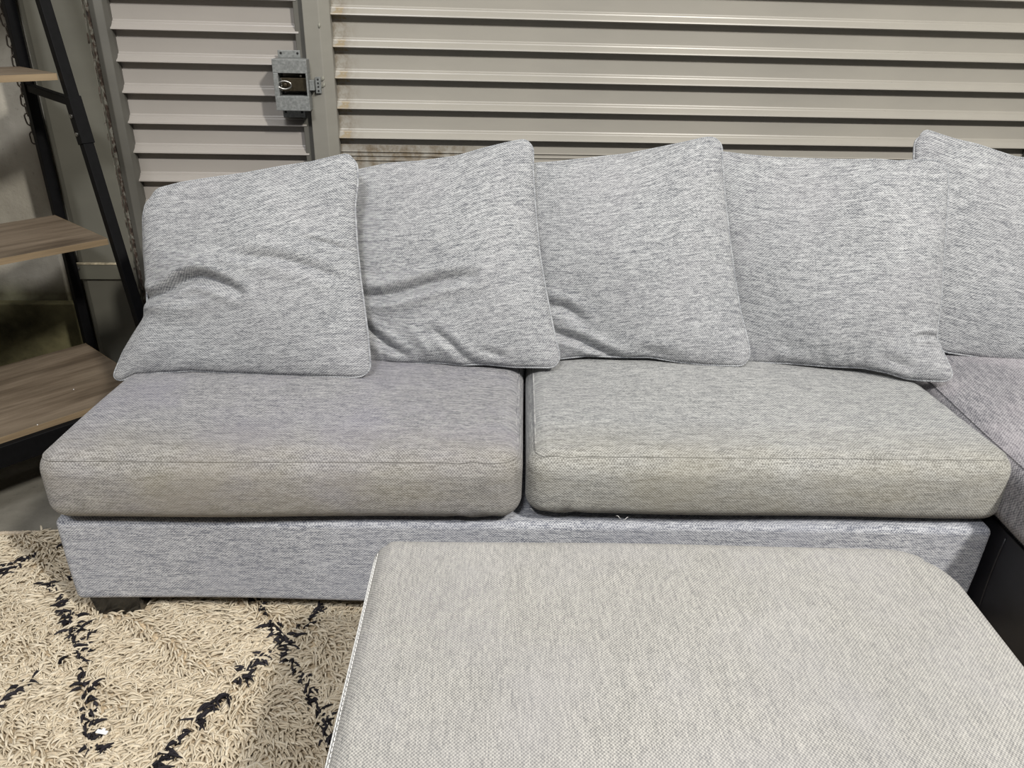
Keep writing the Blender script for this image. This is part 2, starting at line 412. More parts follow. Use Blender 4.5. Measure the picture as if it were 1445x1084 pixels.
# posts and frames
def strip(name, prof, mat, z0=FZ, z1=2.5, bevel=.002, parent=None):
    o = MB().prism(prof, (1, 0, 0), (0, 1, 0), (0, 0, 1), z0, z1).build(name, mat, parent, False, bevel)
    if parent is None: tag(o, kind='structure')
    return o
post = strip('trim_1', [(-.432, 2.56), (-.432, 2.452), (-.385, 2.442), (-.357, 2.466), (-.357, 2.56)], M['post'])
strip('trim_2', [(-.462, 2.55), (-.462, 2.478), (-.4325, 2.478), (-.4325, 2.55)], M['frame_dark'])          # door stile
strip('trim_3', [(-1.020, 2.57), (-1.020, 2.462), (-1.002, 2.452), (-.982, 2.462), (-.976, 2.482), (-.976, 2.57)], M['frame_dark'])
strip('trim_4', [(-1.032, 2.52), (-1.032, 2.468), (-1.0205, 2.468), (-1.0205, 2.52)], M['sealant'], bevel=0)
strip('trim_5', [(-1.205, 2.60), (-1.205, 2.462), (-1.19, 2.455), (-1.0325, 2.455), (-1.0325, 2.60)], M['column'])
strip('trim_6', [(-1.232, 2.62), (-1.226, 2.50), (-1.2055, 2.470), (-1.2055, 2.62)], M['column_side'])
strip('trim_7', [(-1.27, 2.64), (-1.27, 2.496), (-1.2325, 2.496), (-1.2325, 2.64)], M['frame_dark'])
strip('trim_8', [(1.87, 2.56), (1.87, 2.40), (2.02, 2.40), (2.02, 2.56)], M['frame_dark'])                  # unseen jamb added beyond the right of the frame, meant to shade the shutter
# steel plate fixed across the foot of the column
pl = MB().box((-1.225, 2.446, .412), (-1.055, 2.4545, .462), .003)
pl = pl.build('trim_9', M['plate'], None); tag(pl, kind='structure')
MB().box((-1.21, 2.444, .4625), (-1.07, 2.4545, .4665)).build('dried_mortar', flat('dried_mortar', (.42, .37, .27), .9, 0, .1, 70, .5), pl)
for xx in (-1.205, -1.075):
    MB().lathe([(.006, 0), (.006, .003), (.003, .0045)], (xx, 2.446, .45), (0, -1, 0), 8).build('bolt', M['bolt_steel'], pl)
# sloppy bead of old sealant down the joint and weld blobs on the post
bead = MB(); z = .35
while z < 2.0:
    zz = np.linspace(z, z+.10, 6); bead.tube([(-1.0325+random.uniform(-.003, .002), 2.457+random.uniform(-.002, .002), q) for q in zz], .0018, 6, taper=[random.uniform(.5, 1.6) for _ in zz]); z += .10+random.choice([0, 0, .015])
bo = bead.build('trim_10', M['sealant'], None, True); tag(bo, kind='structure')
bl = MB()
for z in (1.165, 1.024, 1.006):
    bl.tube([(-.388+random.uniform(-.004, .004), 2.442, z+q) for q in (0, .006, .013)], .003, 6, taper=[.6, 1.2, .5])
bl.build('weld_bead', M['column_side'], post, True)

# ------------------------------------------------------------ lock on the metal door (part of door_1)
lk = MB(); x0, x1, z0, z1 = -.522, -.4245, .944, 1.083; yf = 2.405; yb = 2.478
ox0, ox1, oz0, oz1 = -.508, -.430, .984, 1.046
lk.box((x0, yf, oz1), (x1, yb, z1)); lk.box((x0, yf, z0), (x1, yb, oz0))
lk.box((x0, yf, oz0), (ox0, yb, oz1)); lk.box((ox1, yf, oz0), (x1, yb, oz1))
lk.box((x0+.005, 2.4745, z1), (-.452, yb, z1+.020)); lk.box((x0+.004, 2.4745, z0-.028), (-.452, yb, z0))
box = lk.build('lock_housing', M['galv'], d1, False, .0012); tag(box, label='galvanised steel lock housing on the narrow door')
MB().box((ox0+.001, 2.424, oz0+.012), (ox1-.001, 2.47, oz1-.013), .002).build('lock_case', M['bronze'], box)
fr = MB(); fr.bar((ox0+.004, 2.422, oz1-.014), (ox1-.004, 2.422, oz1-.014), .0025, .0025); fr.bar((ox0+.004, 2.422, oz0+.012), (ox1-.004, 2.422, oz0+.012), .0025, .0025)
fr.bar((ox0+.004, 2.422, oz0+.012), (ox0+.004, 2.422, oz1-.014), .0025, .0025, (0, 1, 0)); fr.build('case_trim', M['chrome'], box)
MB().tube([(-.492+.0185*cos(t), 2.408, 1.014+.0108*sin(t)) for t in np.linspace(0, 2*pi, 24, endpoint=False)], .0022, 8, True).build('turn_ring', M['chrome'], box, True)
MB().lathe([(.007, 0), (.007, .010), (.004, .012)], (-.492, 2.424, 1.014), (0, -1, 0), 14).build('turn_knob', M['bronze'], box, True)
for sx, sz in ((x0+.014, z1+.012), (-.460, z1+.012), (x0+.012, z0-.012), (-.462, z0-.012)):
    MB().lathe([(.0035, 0), (.0035, .0008)], (sx, 2.4745, sz), (0, -1, 0), 8).build('screw', M['hole'], box)
MB().lathe([(.003, 0), (.003, .001)], (-.447, 2.4235, 1.038), (0, -1, 0), 10).build('screw', M['chrome'], box)
MB().box((-.4245, 2.420, .999), (-.4105, 2.444, 1.027), .0015).build('latch_block', M['galv'], box)
sp = MB().box((-.4095, 2.4375, .990), (-.3935, 2.4445, 1.035), .001).build('strike_plate', M['galv'], post)
for q in (.997, 1.008, 1.018, 1.028): MB().lathe([(.0028, 0), (.0028, .001)], (-.4015, 2.4375, q), (0, -1, 0), 8).build('screw', M['hole'], sp)

# ------------------------------------------------------------ chain hanging beside the column
ch0 = aty(22, 90, 2.47)
chx = ch0[0]; chain = empty('hanging_chain', (chx, 2.47, 0), 0, 'rusty steel link chain hanging down the concrete wall behind the ladder shelf', 'chain')
def link_mesh():
    P = []
    for t in np.linspace(0, 2*pi, 20, endpoint=False):
        P.append((.0075*cos(t), 0, .0095*sin(t)+(.0075 if sin(t) > 0 else -.0075)))
    m = MB().tube(P, .0022, 6, True); me = bpy.data.meshes.new('link'); me.from_pydata(m.V, [], m.F); me.update(); me.materials.append(M['rust_chain'])
    me.polygons.foreach_set('use_smooth', [True]*len(me.polygons)); return me
lm = link_mesh(); z = aty(43, 203, 2.47)[2]+.017; i = 0
while z < 1.75:
    o = bpy.data.objects.new('link', lm); COL.objects.link(o); o.parent = chain
    o.location = (random.uniform(-.0025, .0025), random.uniform(-.001, .001), z); o.rotation_euler = (random.uniform(-.12, .12), random.uniform(-.12, .12), radians(35+90*(i % 2)+random.uniform(-15, 15)))
    z += .0265; i += 1

# ------------------------------------------------------------ ladder shelf
# local frame: x along the boards (towards the left foreground), y towards the wall; origin = foot of the rear right pole
RR = (-1.180, 2.330, 0.0)
sh = empty('ladder_shelf', RR, radians(225), 'black steel ladder shelf with three grey-brown wood boards left of the sofa', 'shelf')
# local x = dir(-.707,-.707); local y = (+.707,-.707) = outwards from wall
LEN = .98
def dep(z): return .349+(.65-z)*.245
def leanp(z, off=0): return (off, dep(z), z)
def pole(p, q, name='pole', w=.027): return MB().bar(p, q, w, w, (1, 0, 0)).build(name, M['black'], sh, False, .002)
for xo in (-.016, LEN+.016):
    pole((xo, -.012, FZ), (xo, -.012, 1.75))
    lp = pole((xo, dep(FZ)+.014, FZ), (xo, dep(1.75)+.014, 1.75))
    q0, q1 = [np.array((xo, dep(0)+.014, 0))*(1-t_)+np.array((xo, dep(1.75)+.014, 1.75))*t_ for t_ in (.888/1.75, 1.00/1.75)]
    slv = MB().bar(q0, q1, .0315, .0315, (1, 0, 0)).build('joint_sleeve', M['black'], sh, False, .001)
    sgn = 1 if xo < 0 else -1
    for z in (.955, .912):
        MB().lathe([(.0052, 0), (.0052, .003), (.002, .0045)], (xo+sgn*.0155, dep(z)+.014, z), (sgn, 0, 0), 10).build('screw', M['chrome'], slv)
    for z in (1.00, .13, 1.40):
        MB().bar((xo, .002, z), (xo, dep(z), z-.012), .02, .02, (0, 0, 1)).build('crossbar', M['black'], sh, False, .002)
for z in (.24, .65, 1.055, 1.45):
    d = dep(z); e = .0015
    bd = MB().box((0, 0, z-.016), (LEN, d, z), .0012).build('board', M['wood'], sh)
    MB().box((0, d, z-.016), (LEN, d+.0012, z)).build('edge_band', M['wood_edge'], bd)
    MB().box((-.0012, 0, z-.016), (0, d, z)).build('edge_band', M['wood_edge'], bd)
# rails under the lowest board, made deeper in black to include the shadow below
MB().box((.0, dep(.2)-.01, .165), (LEN, dep(.2)+.008, .223), .002).build('rail', M['black'], sh)
MB().box((.0, -.002, .165), (LEN, .016, .223), .002).build('rail', M['black'], sh)
def L2W(x, y):
    a = radians(225); return (RR[0]+x*cos(a)-y*sin(a), RR[1]+x*sin(a)+y*cos(a))
for q, nm, lab in (((104, 550), 'crumb', 'white crumb on the lowest shelf board near the sofa'), ((53, 600), 'crumb', 'white crumb near the front edge of the lowest shelf board')):
    p = atz(*q, .2405); tag(MB().lathe([(.001, 0), (.0016, .0008), (.001, .0018)], p, (0, 0, 1), 7).build(nm, M['plastic'], None, True), lab, 'crumb')

# ------------------------------------------------------------ sofa
S0 = atz(76, 742, .25); S0[2] = 0
sofa = empty('sofa', tuple(S0), YAW, 'long light grey woven sofa section with low base and black block feet against the shutter', 'sofa')
SL = 1.955
def base_def(V):
    V = V.copy()
    V[:, 2] += .004*np.sin(V[:, 0]*2.1+.4)*(V[:, 2] > 0)
    bot = np.clip((-V[:, 2])/.1, 0, 1)
    V[:, 0] -= .003*bot*np.sign(V[:, 0])*(np.abs(V[:, 0]) > .8)           # lower corners tuck in a little
    V[:, 0] += .035*(V[:, 0] < -.8)*np.clip((V[:, 1]+.15)/.2, 0, 1)
    V[:, 1] += .004*np.sin(V[:, 0]*7)*(V[:, 1] < -.4)*np.clip(.1-V[:, 2], 0, .2)*5
    return V
soft_box('base', ((SL+.02)/2, .432, .1085), .016, 5, (60, 14, 8), M['base'], sofa, (SL/2+.006, .436, .1555), base_def)
soft_box('backrest', (SL/2, .125, .33), .04, 5, (24, 6, 8), M['base'], sofa, (SL/2, .80, .44))
# padded seat deck seam and welt below front edge
for lx in (.022, SL-.13):
    for ly in (.006, .78):
        m = MB(); V = []
        a, b = (lx, ly), (lx+.085, ly+.085); t = .010
        if ly < .1: b = (lx+.112, ly+.085)
        V = [(a[0]+t, a[1]+t, FZ), (b[0]-t, a[1]+t, FZ), (b[0]-t, b[1]-t, FZ), (a[0]+t, b[1]-t, FZ), (a[0], a[1], .072), (b[0], a[1], .072), (b[0], b[1], .072), (a[0], b[1], .072)]
        m.add(V, [(3, 2, 1, 0), (4, 5, 6, 7), (0, 1, 5, 4), (1, 2, 6, 5), (2, 3, 7, 6), (3, 0, 4, 7)]); m.build('leg', M['black_wood'], sofa, False, .003)
m = MB().lathe([(.022, FZ), (.026, .07)], (.47, .42, 0), (0, 0, 1), 14).build('leg', M['black_wood'], sofa, True)

# seat cushions: rounded slabs whose footprint is a four-cornered patch (world points)
def seat_cushion(name, corners, z0, z1, mat, label, group, crown=.018, r=.045, seamz=None, lift=(0, 0, 0, 0), along=None, frontbulge=.012, ripple=.0, tiltb=0.0):
    """corners FL, FR, BR, BL in world xy"""
    c = [np.array(q[:2], float) for q in corners]
    hz = (z1-z0)/2; half = np.array([.5, .4, hz])
    rt = empty(name, (c[0][0], c[0][1], z0), YAW, label, 'cushion', group)
    Minv = np.array([[cos(YAW), sin(YAW)], [-sin(YAW), cos(YAW)]])
    loc = [Minv@(q-c[0]) for q in c]
    V, Fc = rbox(half, r, 7, (46, 34, 5))
    def mp(V):
        s = (V[:, 0]+.5); t = (V[:, 1]+.4)/.8; s_ = s[:, None]; t_ = t[:, None]
        wl_ = np.linalg.norm(loc[1]-loc[0]); dl = np.linalg.norm(loc[3]-loc[0])
        # keep the corner radius true although the patch is not 1 x .8
        def rt_(x, full, ref):
            rr = r/ref; k = r/full
            return np.where(x < rr, x/rr*k, np.where(x > 1-rr, 1-(1-x)/rr*k, k+(x-rr)/(1-2*rr)*(1-2*k)))
        s_ = rt_(s, wl_, 1.0)[:, None]; t_ = rt_(t, dl, .8)[:, None]
        XY = (1-t_)*((1-s_)*loc[0]+s_*loc[1])+t_*((1-s_)*loc[3]+s_*loc[2])
        s = s_[:, 0]; t = t_[:, 0]
        zt = (V[:, 2]+hz)/(2*hz)
        side = np.clip(4*zt*(1-zt), 0, 1)
        Z = V[:, 2]+hz+np.where(V[:, 2] > 0, crown*(np.sin(pi*np.clip(s, 0, 1))**.5)*np.clip(t*2.4, 0, 1)**.7*zt, 0)
        Z += zt*((1-t)*((1-s)*lift[0]+s*lift[1])+t*((1-s)*lift[3]+s*lift[2]))
        Z += (1-zt)*tiltb*(1-s)
        Y = XY[:, 1]-frontbulge*side*np.clip(1-t*14, 0, 1)*np.sin(pi*np.clip(s, 0, 1))**.5
        Y += np.clip(1-t*14, 0, 1)*.003*np.sin(XY[:, 0]*11+1)
        Z += zt*.0022*np.sin(XY[:, 0]*6.1+XY[:, 1]*4.2)*np.sin(XY[:, 1]*9+XY[:, 0]*3.3)
        # creases radiating at the rounded front corners
        if ripple:
            g = np.exp(-((XY[:, 0]-ripple)/.05)**2)*np.clip(1-t*9, 0, 1)
            Z += g*.0035*np.sin(XY[:, 0]*95+V[:, 2]*120)
        return np.stack([XY[:, 0], Y, Z], 1)
    W = mp(V)
    o = new_mesh('cover', W, Fc, mat, rt, True); face_uv(o.data, W)
    # welt seam round the top edge: follows the cover where it turns from top to side
    def seam(zn, rad=.0021, mt=None):
        k = []
        hh = half-r
        a = .84*r
        dz = zn
        dd = sqrt(max(r*r-dz*dz, 0))
        pts = []
        n = 60
        for i in range(n): pts.append((-hh[0]+2*hh[0]*i/n, -hh[1]-dd))
        for i in range(10): tt = -pi/2+pi/2*i/10; pts.append((hh[0]+dd*cos(tt), -hh[1]+dd*sin(tt)))
        for i in range(n): pts.append((hh[0]+dd, -hh[1]+2*hh[1]*i/n))
        for i in range(10): tt = pi/2*i/10; pts.append((hh[0]+dd*cos(tt), hh[1]+dd*sin(tt)))
        for i in range(n): pts.append((hh[0]-2*hh[0]*i/n, hh[1]+dd))
        for i in range(10): tt = pi/2+pi/2*i/10; pts.append((-hh[0]+dd*cos(tt), hh[1]+dd*sin(tt)))
        for i in range(n): pts.append((-hh[0]-dd, hh[1]-2*hh[1]*i/n))
        for i in range(10): tt = pi+pi/2*i/10; pts.append((-hh[0]+dd*cos(tt), -hh[1]+dd*sin(tt)))
        P = np.array([(x, y, hz-r+dz) for x, y in pts]); Wp = mp(P)
        s_ = MB().tube(Wp, rad, 6, True).build('welt', mat, rt, True)
        uv = s_.data.uv_layers.new(name='weave')
        for li, l in enumerate(s_.data.loops):
            v = s_.data.vertices[l.vertex_index].co; uv.data[li].uv = (v.x+v.y, v.z)
    if seamz is not None: seam(seamz)
    return rt
def W(px, z): return atz(px[0], px[1], z)
gseat = 'seat cushions of the long sofa'
c1 = [W((47, 690), .365), W((737, 690), .365), W((739, 527), .41), W((176, 541), .41)]
def extend(c, yb):
    FL, FR, BR, BL = [np.array(q) for q in c]
    BR = FR+(BR-FR)*(yb-FR[1])/(BR[1]-FR[1]); BL = FL+(BL-FL)*(yb-FL[1])/(BL[1]-FL[1]); return [FL, FR, BR, BL]
c1 = extend(c1, 1.945)
seat_cushion('seat_cushion', c1, .277, .436, M['seat'], 'left seat cushion of the sofa, browned along its front edge', gseat, seamz=.030, ripple=.86)
c2 = [W((742, 690), .365), W((1436, 690), .37), W((1297, 552), .41), W((742, 527), .41)]
c2 = extend(c2, 1.90)
seat_cushion('seat_cushion', c2, .273, .437, M['seat2'], 'right seat cushion of the long sofa, paler with a yellowed front edge', gseat, seamz=.036, ripple=.08, tiltb=.015)
# loose threads under the right cushion's lower front edge
for i, (px, lab) in enumerate((((868, 724), 'short white loose thread at the lower front edge of the right seat cushion'), ((885, 726), 'curled white loose thread beside another under the right seat cushion'), ((747, 714), 'fine thread end sticking out at the inner corner of the right seat cushion'))):
    p = W(px, .292)+np.array([0, -.010, 0]); s = (-1)**i
    q = [p+np.array([s*.010*t, -.004*sin(3*t), -.003*t+.003*sin(5*t)]) for t in np.linspace(0, 1, 7)]
    tag(MB().tube(q, .0006, 5).build('loose_thread', M['thread'], None, True), lab, 'thread')

# ------------------------------------------------------------ corner section on the right
cs0 = np.array([1.150, .25]); 
CH = empty('corner_sofa_section', (1.143, 1.25, 0), YAW, 'grey sofa section at the right with an uncovered black side', 'sofa')
soft_box('base', (.46, .86, .10), .018, 4, (10, 20, 5), M['base'], CH, (.012+.46, .06, .175))
MB().box((.004, -.79, .045), (.0115, .92, .272), .002).build('side_panel', M['black_cloth'], CH)
for yy in (-.45, -.02, .42):
    MB().tube([(.003, yy+.004*sin(t*3), .05+.21*t) for t in np.linspace(0, 1, 8)], .0022, 6).build('panel_seam', M['black_cloth'], CH, True)
for lx in (.03, .80):
    for ly in (-.76, .80): MB().box((lx, ly, FZ), (lx+.08, ly+.08, .0755), .004).build('leg', M['black_wood'], CH)
soft_box('backrest', (.46, .12, .32), .04, 4, (12, 5, 8), M['base'], CH, (.475, .86, .45))
def cc(px, z): return W(px, z)
ca, sa = cos(YAW), sin(YAW)
def chl(x, y): return (1.143+x*ca-y*sa, 1.25+x*sa+y*ca)
seat_cushion('seat_cushion', [chl(-.028, -.80), chl(.93, -.80), chl(.93, .66), chl(-.010, .66)], .277, .434, M['chaise'], 'seat cushion of the right corner section with cross-running weave', 'seat cushion of the corner section', seamz=.034, crown=.012)
bpy.data.objects['seat_cushion.002'].pop('group')

# ------------------------------------------------------------ scatter pillows
def resample(P, n):
    P = np.array(P, float); d = np.r_[0, np.cumsum(np.linalg.norm(np.diff(P, axis=0), axis=1))]; t = np.linspace(0, d[-1], n)
    # Catmull-like smoothing by cubic through chord length
    Q = np.stack([np.interp(t, d, P[:, k]) for k in range(P.shape[1])], 1)
    for _ in range(max(2, n//45)):
        Q[1:-1] = .25*Q[:-2]+.5*Q[1:-1]+.25*Q[2:]
    return Q
def seg_dist(P, poly):
    """distance of points P (n,2) to a polyline, and position 0..1 along it"""
    best = np.full(len(P), 1e9); pos = np.zeros(len(P)); m = len(poly)-1
    for i in range(m):
        a, b = poly[i], poly[i+1]; ab = b-a; t = np.clip(((P-a)@ab)/(ab@ab), 0, 1)
        d = np.linalg.norm(P-(a+t[:, None]*ab), axis=1); k = d < best; best[k] = d[k]; pos[k] = (i+t[k])/m
    return best, pos
def pillow(top, right, bottom, left, ref, zref, yaw, tilt, label, creases=(), Tf=.062, Tb=.05, n=130, seed=0, off=0.0, back=0.0):
    P0 = atz(ref[0], ref[1], zref); yaw = radians(yaw); tilt = radians(tilt)
    h = np.array([cos(yaw), sin(yaw), 0]); bk = np.array([-sin(yaw), cos(yaw), 0])
    P0 = P0+bk*back
    up = bk*sin(tilt)+np.array([0, 0, cos(tilt)]); nrm = np.cross(h, up)*1.0     # nrm points to the viewer side (-y)
    if nrm[1] > 0: nrm = -nrm
    def pl_(px):
        d = ray(*px); s = ((P0-CAM)@nrm)/(d@nrm); q = CAM+s*d-P0; return (q@h, q@up)
    T, R_, B, L_ = [resample([pl_(p) for p in e], n) for e in (top, right, bottom, left)]   # T: L->R, R: T->B, B: L->R, L: T->B
    # make corners agree
    TL = (T[0]+L_[0])/2; TR = (T[-1]+R_[0])/2; BR = (B[-1]+R_[-1])/2; BL = (B[0]+L_[-1])/2
    for E, a, b in ((T, TL, TR), (R_, TR, BR), (B, BL, BR), (L_, TL, BL)):
        tt = np.linspace(0, 1, n)[:, None]; E += (1-tt)**6*(a-E[0])+tt**6*(b-E[-1])
    u = np.linspace(0, 1, n); uu, vv = np.meshgrid(u, u)             # vv: 0 top .. 1 bottom
    U3, V3 = uu[..., None], vv[..., None]
    G = (1-V3)*T[None]+V3*B[None]+(1-U3)*L_[:, None]+U3*R_[:, None]-((1-U3)*(1-V3)*TL+U3*(1-V3)*TR+(1-U3)*V3*BL+U3*V3*BR)
    for cu, cv in ((0, 0), (1, 0), (0, 1), (1, 1)):
        dd = np.clip(1-(np.abs(uu-cu)+np.abs(vv-cv))/.07, 0, 1)**2
        G = G+dd[..., None]*.017*((G.mean((0, 1))-G[-1 if cv else 0, -1 if cu else 0])/.4)
    G2 = G.reshape(-1, 2); uf, vf = uu.ravel(), vv.ravel()
    a = np.clip(4*uf*(1-uf), 0, 1)**.50*np.clip(4*vf*(1-vf), 0, 1)**.50
    rs = np.random.default_rng(seed)
    edge = np.minimum(np.minimum(uf, 1-uf), np.minimum(vf, 1-vf)); em = np.clip(edge*9, 0, 1)
    D = Tf*a*(1+.12*np.sin(vf*3-.5))
    for _ in range(7):                                               # broad unevenness of the filling
        kx, ky = rs.uniform(4, 22, 2)*rs.choice([-1, 1], 2); ph = rs.uniform(0, 6)
        D += em*.0016*np.sin(G2[:, 0]*kx+G2[:, 1]*ky+ph)
    for pts, A, wd in creases:
        A *= 1.35
        pp = resample([pl_(p) for p in pts], 40)
        for _ in range(12): pp[1:-1] = .25*pp[:-2]+.5*pp[1:-1]+.25*pp[2:]
        d, s = seg_dist(G2, pp)
        fade = np.clip(np.sin(pi*np.clip(s*.86+.07, 0, 1)), 0, 1)**.6
        D += A*(.6*np.exp(-(d/wd)**2)+.5*np.exp(-np.abs(d)/(.7*wd)))*fade-.5*A*np.exp(-((d-1.9*wd)/(1.2*wd))**2)*fade
    # short puckers along the seams
    for _ in range(16):
        s = rs.uniform(.06, .94); side = rs.integers(0, 4); wdt = rs.uniform(.006, .014)
        du = (uf if side < 2 else vf)-s; dist = [vf, 1-vf, uf, 1-uf][side]
        D += -rs.uniform(.001, .003)*np.exp(-(du/(wdt*1.6))**2)*np.exp(-(dist/.09)**2)*np.clip(dist*60, 0, 1)
    D = np.maximum(D, -.03)
    Vf = P0+G2[:, :1]*h+G2[:, 1:]*up+D[:, None]*nrm
    Vb = P0+G2[:, :1]*h+G2[:, 1:]*up-(Tb*a)[:, None]*nrm
    idx = np.arange(n*n).reshape(n, n); m = {}
    Fc = []
    q = np.stack([idx[:-1, :-1], idx[1:, :-1], idx[1:, 1:], idx[:-1, 1:]], -1).reshape(-1, 4)
    border = np.zeros((n, n), bool); border[0] = border[-1] = border[:, 0] = border[:, -1] = True
    bi = np.where(border.ravel(), idx.ravel(), idx.ravel()+n*n)
    qb = bi[q][:, ::-1]
    V = np.vstack([Vf, Vb])
    used = np.unique(np.r_[q.ravel(), qb.ravel()]); rem = np.full(len(V), -1); rem[used] = np.arange(len(used))
    Fa = np.vstack([q, qb]); Fa = rem[Fa]
    base = P0+ (B[0]+B[-1])[0]/2*h
    w_, h_ = .56, .56
    uv = np.stack([uf*w_+seed*1.37, (1-vf)*h_+.02*np.sin(uf*5)], 1); uv = np.vstack([uv, uv+np.array([.6, 0])])[used]
    org = np.array([base[0], base[1], base[2]])
    rt = empty('throw_pillow', tuple(org), 0, label, 'pillow')
    new_mesh('cover', V[used]-org, Fa, M['pillow'], rt, True, uv)
    Vg = (P0+G2[:, :1]*h+G2[:, 1:]*up).reshape(n, n, 3)
    loop = np.vstack([Vg[0, :-1], Vg[:-1, -1], Vg[-1, ::-1][:-1], Vg[::-1, 0][:-1]])-org
    loop = loop[::2]
    pip = MB().tube(loop, .0026, 8, True).build('piping', M['piping'], rt, True)
    uvl = pip.data.uv_layers.new(name='weave')
    co = np.array([v.co for v in pip.data.vertices]); ii = np.array([l.vertex_index for l in pip.data.loops])
    uvl.data.foreach_set('uv', np.stack([co[ii, 0]+co[ii, 2], co[ii, 2]*.3+co[ii, 1]], 1).astype(np.float32).ravel())
    return rt
TILT = 25
pillow([(208, 275), (225, 266), (256, 258), (294, 252), (345, 245), (393, 236), (440, 229), (468, 222), (492, 217), (504, 218)],
       [(504, 218), (505, 258), (501, 292), (504, 344), (509, 395), (516, 446), (520, 480), (523, 518), (524, 533)],
       [(156, 541), (174, 537), (191, 528), (270, 523), (345, 527), (440, 531), (524, 533)],
       [(208, 275), (202, 306), (203, 354), (207, 402), (208, 429), (203, 450), (188, 473), (174, 497), (162, 525), (156, 541)],
       (523, 531), .462, -8, TILT, 'leftmost grey throw pillow, creased across the middle, overhanging the sofa end',
       [([(196, 416), (212, 422), (234, 421), (249, 414), (277, 396), (300, 393), (324, 402), (352, 415)], -.017, .012),
        ([(350, 366), (406, 370), (447, 381), (487, 397)], -.007, .013),
        ([(437, 342), (470, 348), (502, 359)], -.005, .007),
        ([(250, 385), (300, 372), (350, 375)], .005, .022),
        ([(222, 435), (260, 440), (320, 428)], .005, .022)], seed=1)
pillow([(478, 246), (506, 240), (548, 231), (593, 228), (644, 221), (685, 209), (719, 201), (739, 197), (753, 196)],
       [(753, 196), (752, 238), (756, 300), (762, 361), (770, 409), (780, 460), (789, 498), (793, 519)],
       [(500, 512), (521, 510), (572, 512), (623, 512), (650, 515), (685, 514), (726, 518), (793, 519)],
       [(478, 246), (482, 300), (488, 380), (494, 450), (500, 512)],
       (790, 518), .462, -9, TILT, 'second grey throw pillow from the left, dented at its lower left, over the cushion joint',
       [([(500, 419), (514, 420), (548, 421), (589, 411), (627, 399), (671, 394)], -.014, .013),
        ([(515, 455), (521, 464), (548, 487), (576, 503)], -.009, .011),
        ([(617, 468), (640, 487), (657, 506), (671, 513)], -.007, .010),
        ([(680, 494), (715, 504)], -.004, .009),
        ([(590, 470), (612, 500)], .005, .016)], seed=2)
pillow([(725, 237), (754, 231), (784, 229), (836, 223), (883, 218), (924, 210), (958, 203), (993, 195), (1019, 192)],
       [(1019, 192), (1019, 225), (1023, 279), (1030, 341), (1037, 392), (1045, 440), (1056, 484), (1060, 517)],
       [(768, 509), (793, 506), (829, 502), (873, 504), (917, 504), (958, 511), (999, 515), (1060, 517)],
       [(725, 237), (732, 300), (742, 380), (755, 450), (768, 509)],
       (1056, 516), .462, -9, TILT, 'third grey throw pillow from the left, two folds low on its left',
       [([(765, 428), (778, 433), (798, 436), (822, 453)], -.010, .012),
        ([(775, 466), (791, 474), (818, 481), (853, 498), (874, 506)], -.012, .010),
        ([(905, 494), (960, 506)], -.004, .010)], seed=3)
pillow([(992, 213), (1021, 215), (1053, 219), (1098, 223), (1158, 225), (1196, 226), (1238, 225), (1266, 228), (1298, 226), (1338, 226)],
       [(1338, 226), (1338, 268), (1335, 320), (1331, 373), (1328, 425), (1323, 460), (1322, 478), (1330, 496), (1340, 517), (1350, 539)],
       [(1040, 512), (1060, 511), (1116, 513), (1168, 517), (1217, 519), (1252, 526), (1277, 534), (1301, 537), (1350, 539)],
       [(992, 213), (1000, 290), (1015, 380), (1028, 450), (1040, 512)],
       (1345, 537), .462, -17, 24, 'fourth grey throw pillow from the left, lower right corner over the sofa gap',
       [([(1288, 477), (1300, 474), (1326, 476)], -.008, .006),
        ([(1098, 500), (1130, 508)], .004, .014), ([(1240, 505), (1285, 520)], -.004, .012)], seed=4)
pillow([(1291, 186), (1306, 183), (1326, 190), (1348, 197), (1379, 204), (1405, 213), (1433, 222), (1470, 226), (1530, 222), (1600, 210)],
       [(1600, 210), (1606, 300), (1614, 400), (1624, 540)],
       [(1318, 493), (1333, 497), (1388, 505), (1445, 513), (1520, 524), (1624, 540)],
       [(1291, 186), (1289, 227), (1293, 300), (1303, 400), (1318, 493)],
       (1333, 497), .452, -3, 25, 'grey throw pillow at the right edge on the corner section, highest left corner', [], seed=5, n=110)

# ------------------------------------------------------------ ottoman
O0 = atz(530, 762, .415)
oa = radians(-3.4)
ott = empty('ottoman', (O0[0], O0[1], 0), oa, 'large rectangular cream-grey woven ottoman in the foreground on the rug', 'ottoman')
OW, OD = .972, 1.0
def odef(V):
    V = V.copy(); top = V[:, 2] > 0
    s = (V[:, 0]/(OW/2)); t = V[:, 1]/(OD/2)
    V[:, 2] += top*(.010*np.clip(1-s**2, 0, 1)**.6*np.clip(1-t**2, 0, 1)**.6)
    V[:, 2] += top*.0015*np.sin(V[:, 0]*9+V[:, 1]*4)
    for sx, RR_ in ((1, .105), (-1, .03)):                          # plan radius of the two far corners
        u = (V[:, 0]*sx-(OW/2-RR_))/RR_; v = (V[:, 1]-(OD/2-RR_))/RR_; k = (u > 0) & (v > 0)
        L = np.where(k, np.maximum(u, v)/np.maximum(np.hypot(u, v), 1e-6), 1)
        V[:, 0] = np.where(k, sx*(OW/2-RR_+u*L*RR_), V[:, 0]); V[:, 1] = np.where(k, OD/2-RR_+v*L*RR_, V[:, 1])
    return V
soft_box('body', (OW/2, OD/2+.006, .173), .036, 8, (60, 60, 10), M['ottoman'], ott, (OW/2, -OD/2+.008, .248), odef)
st = MB()
yy = -.03
while yy > -OD+.04:
    st.tube([(.0085, yy, .4105), (.0080, yy-.0038, .4112), (.0085, yy-.0066, .4105)], .0008, 5); yy -= .0078
st.build('stitching', M['thread'], ott, True)
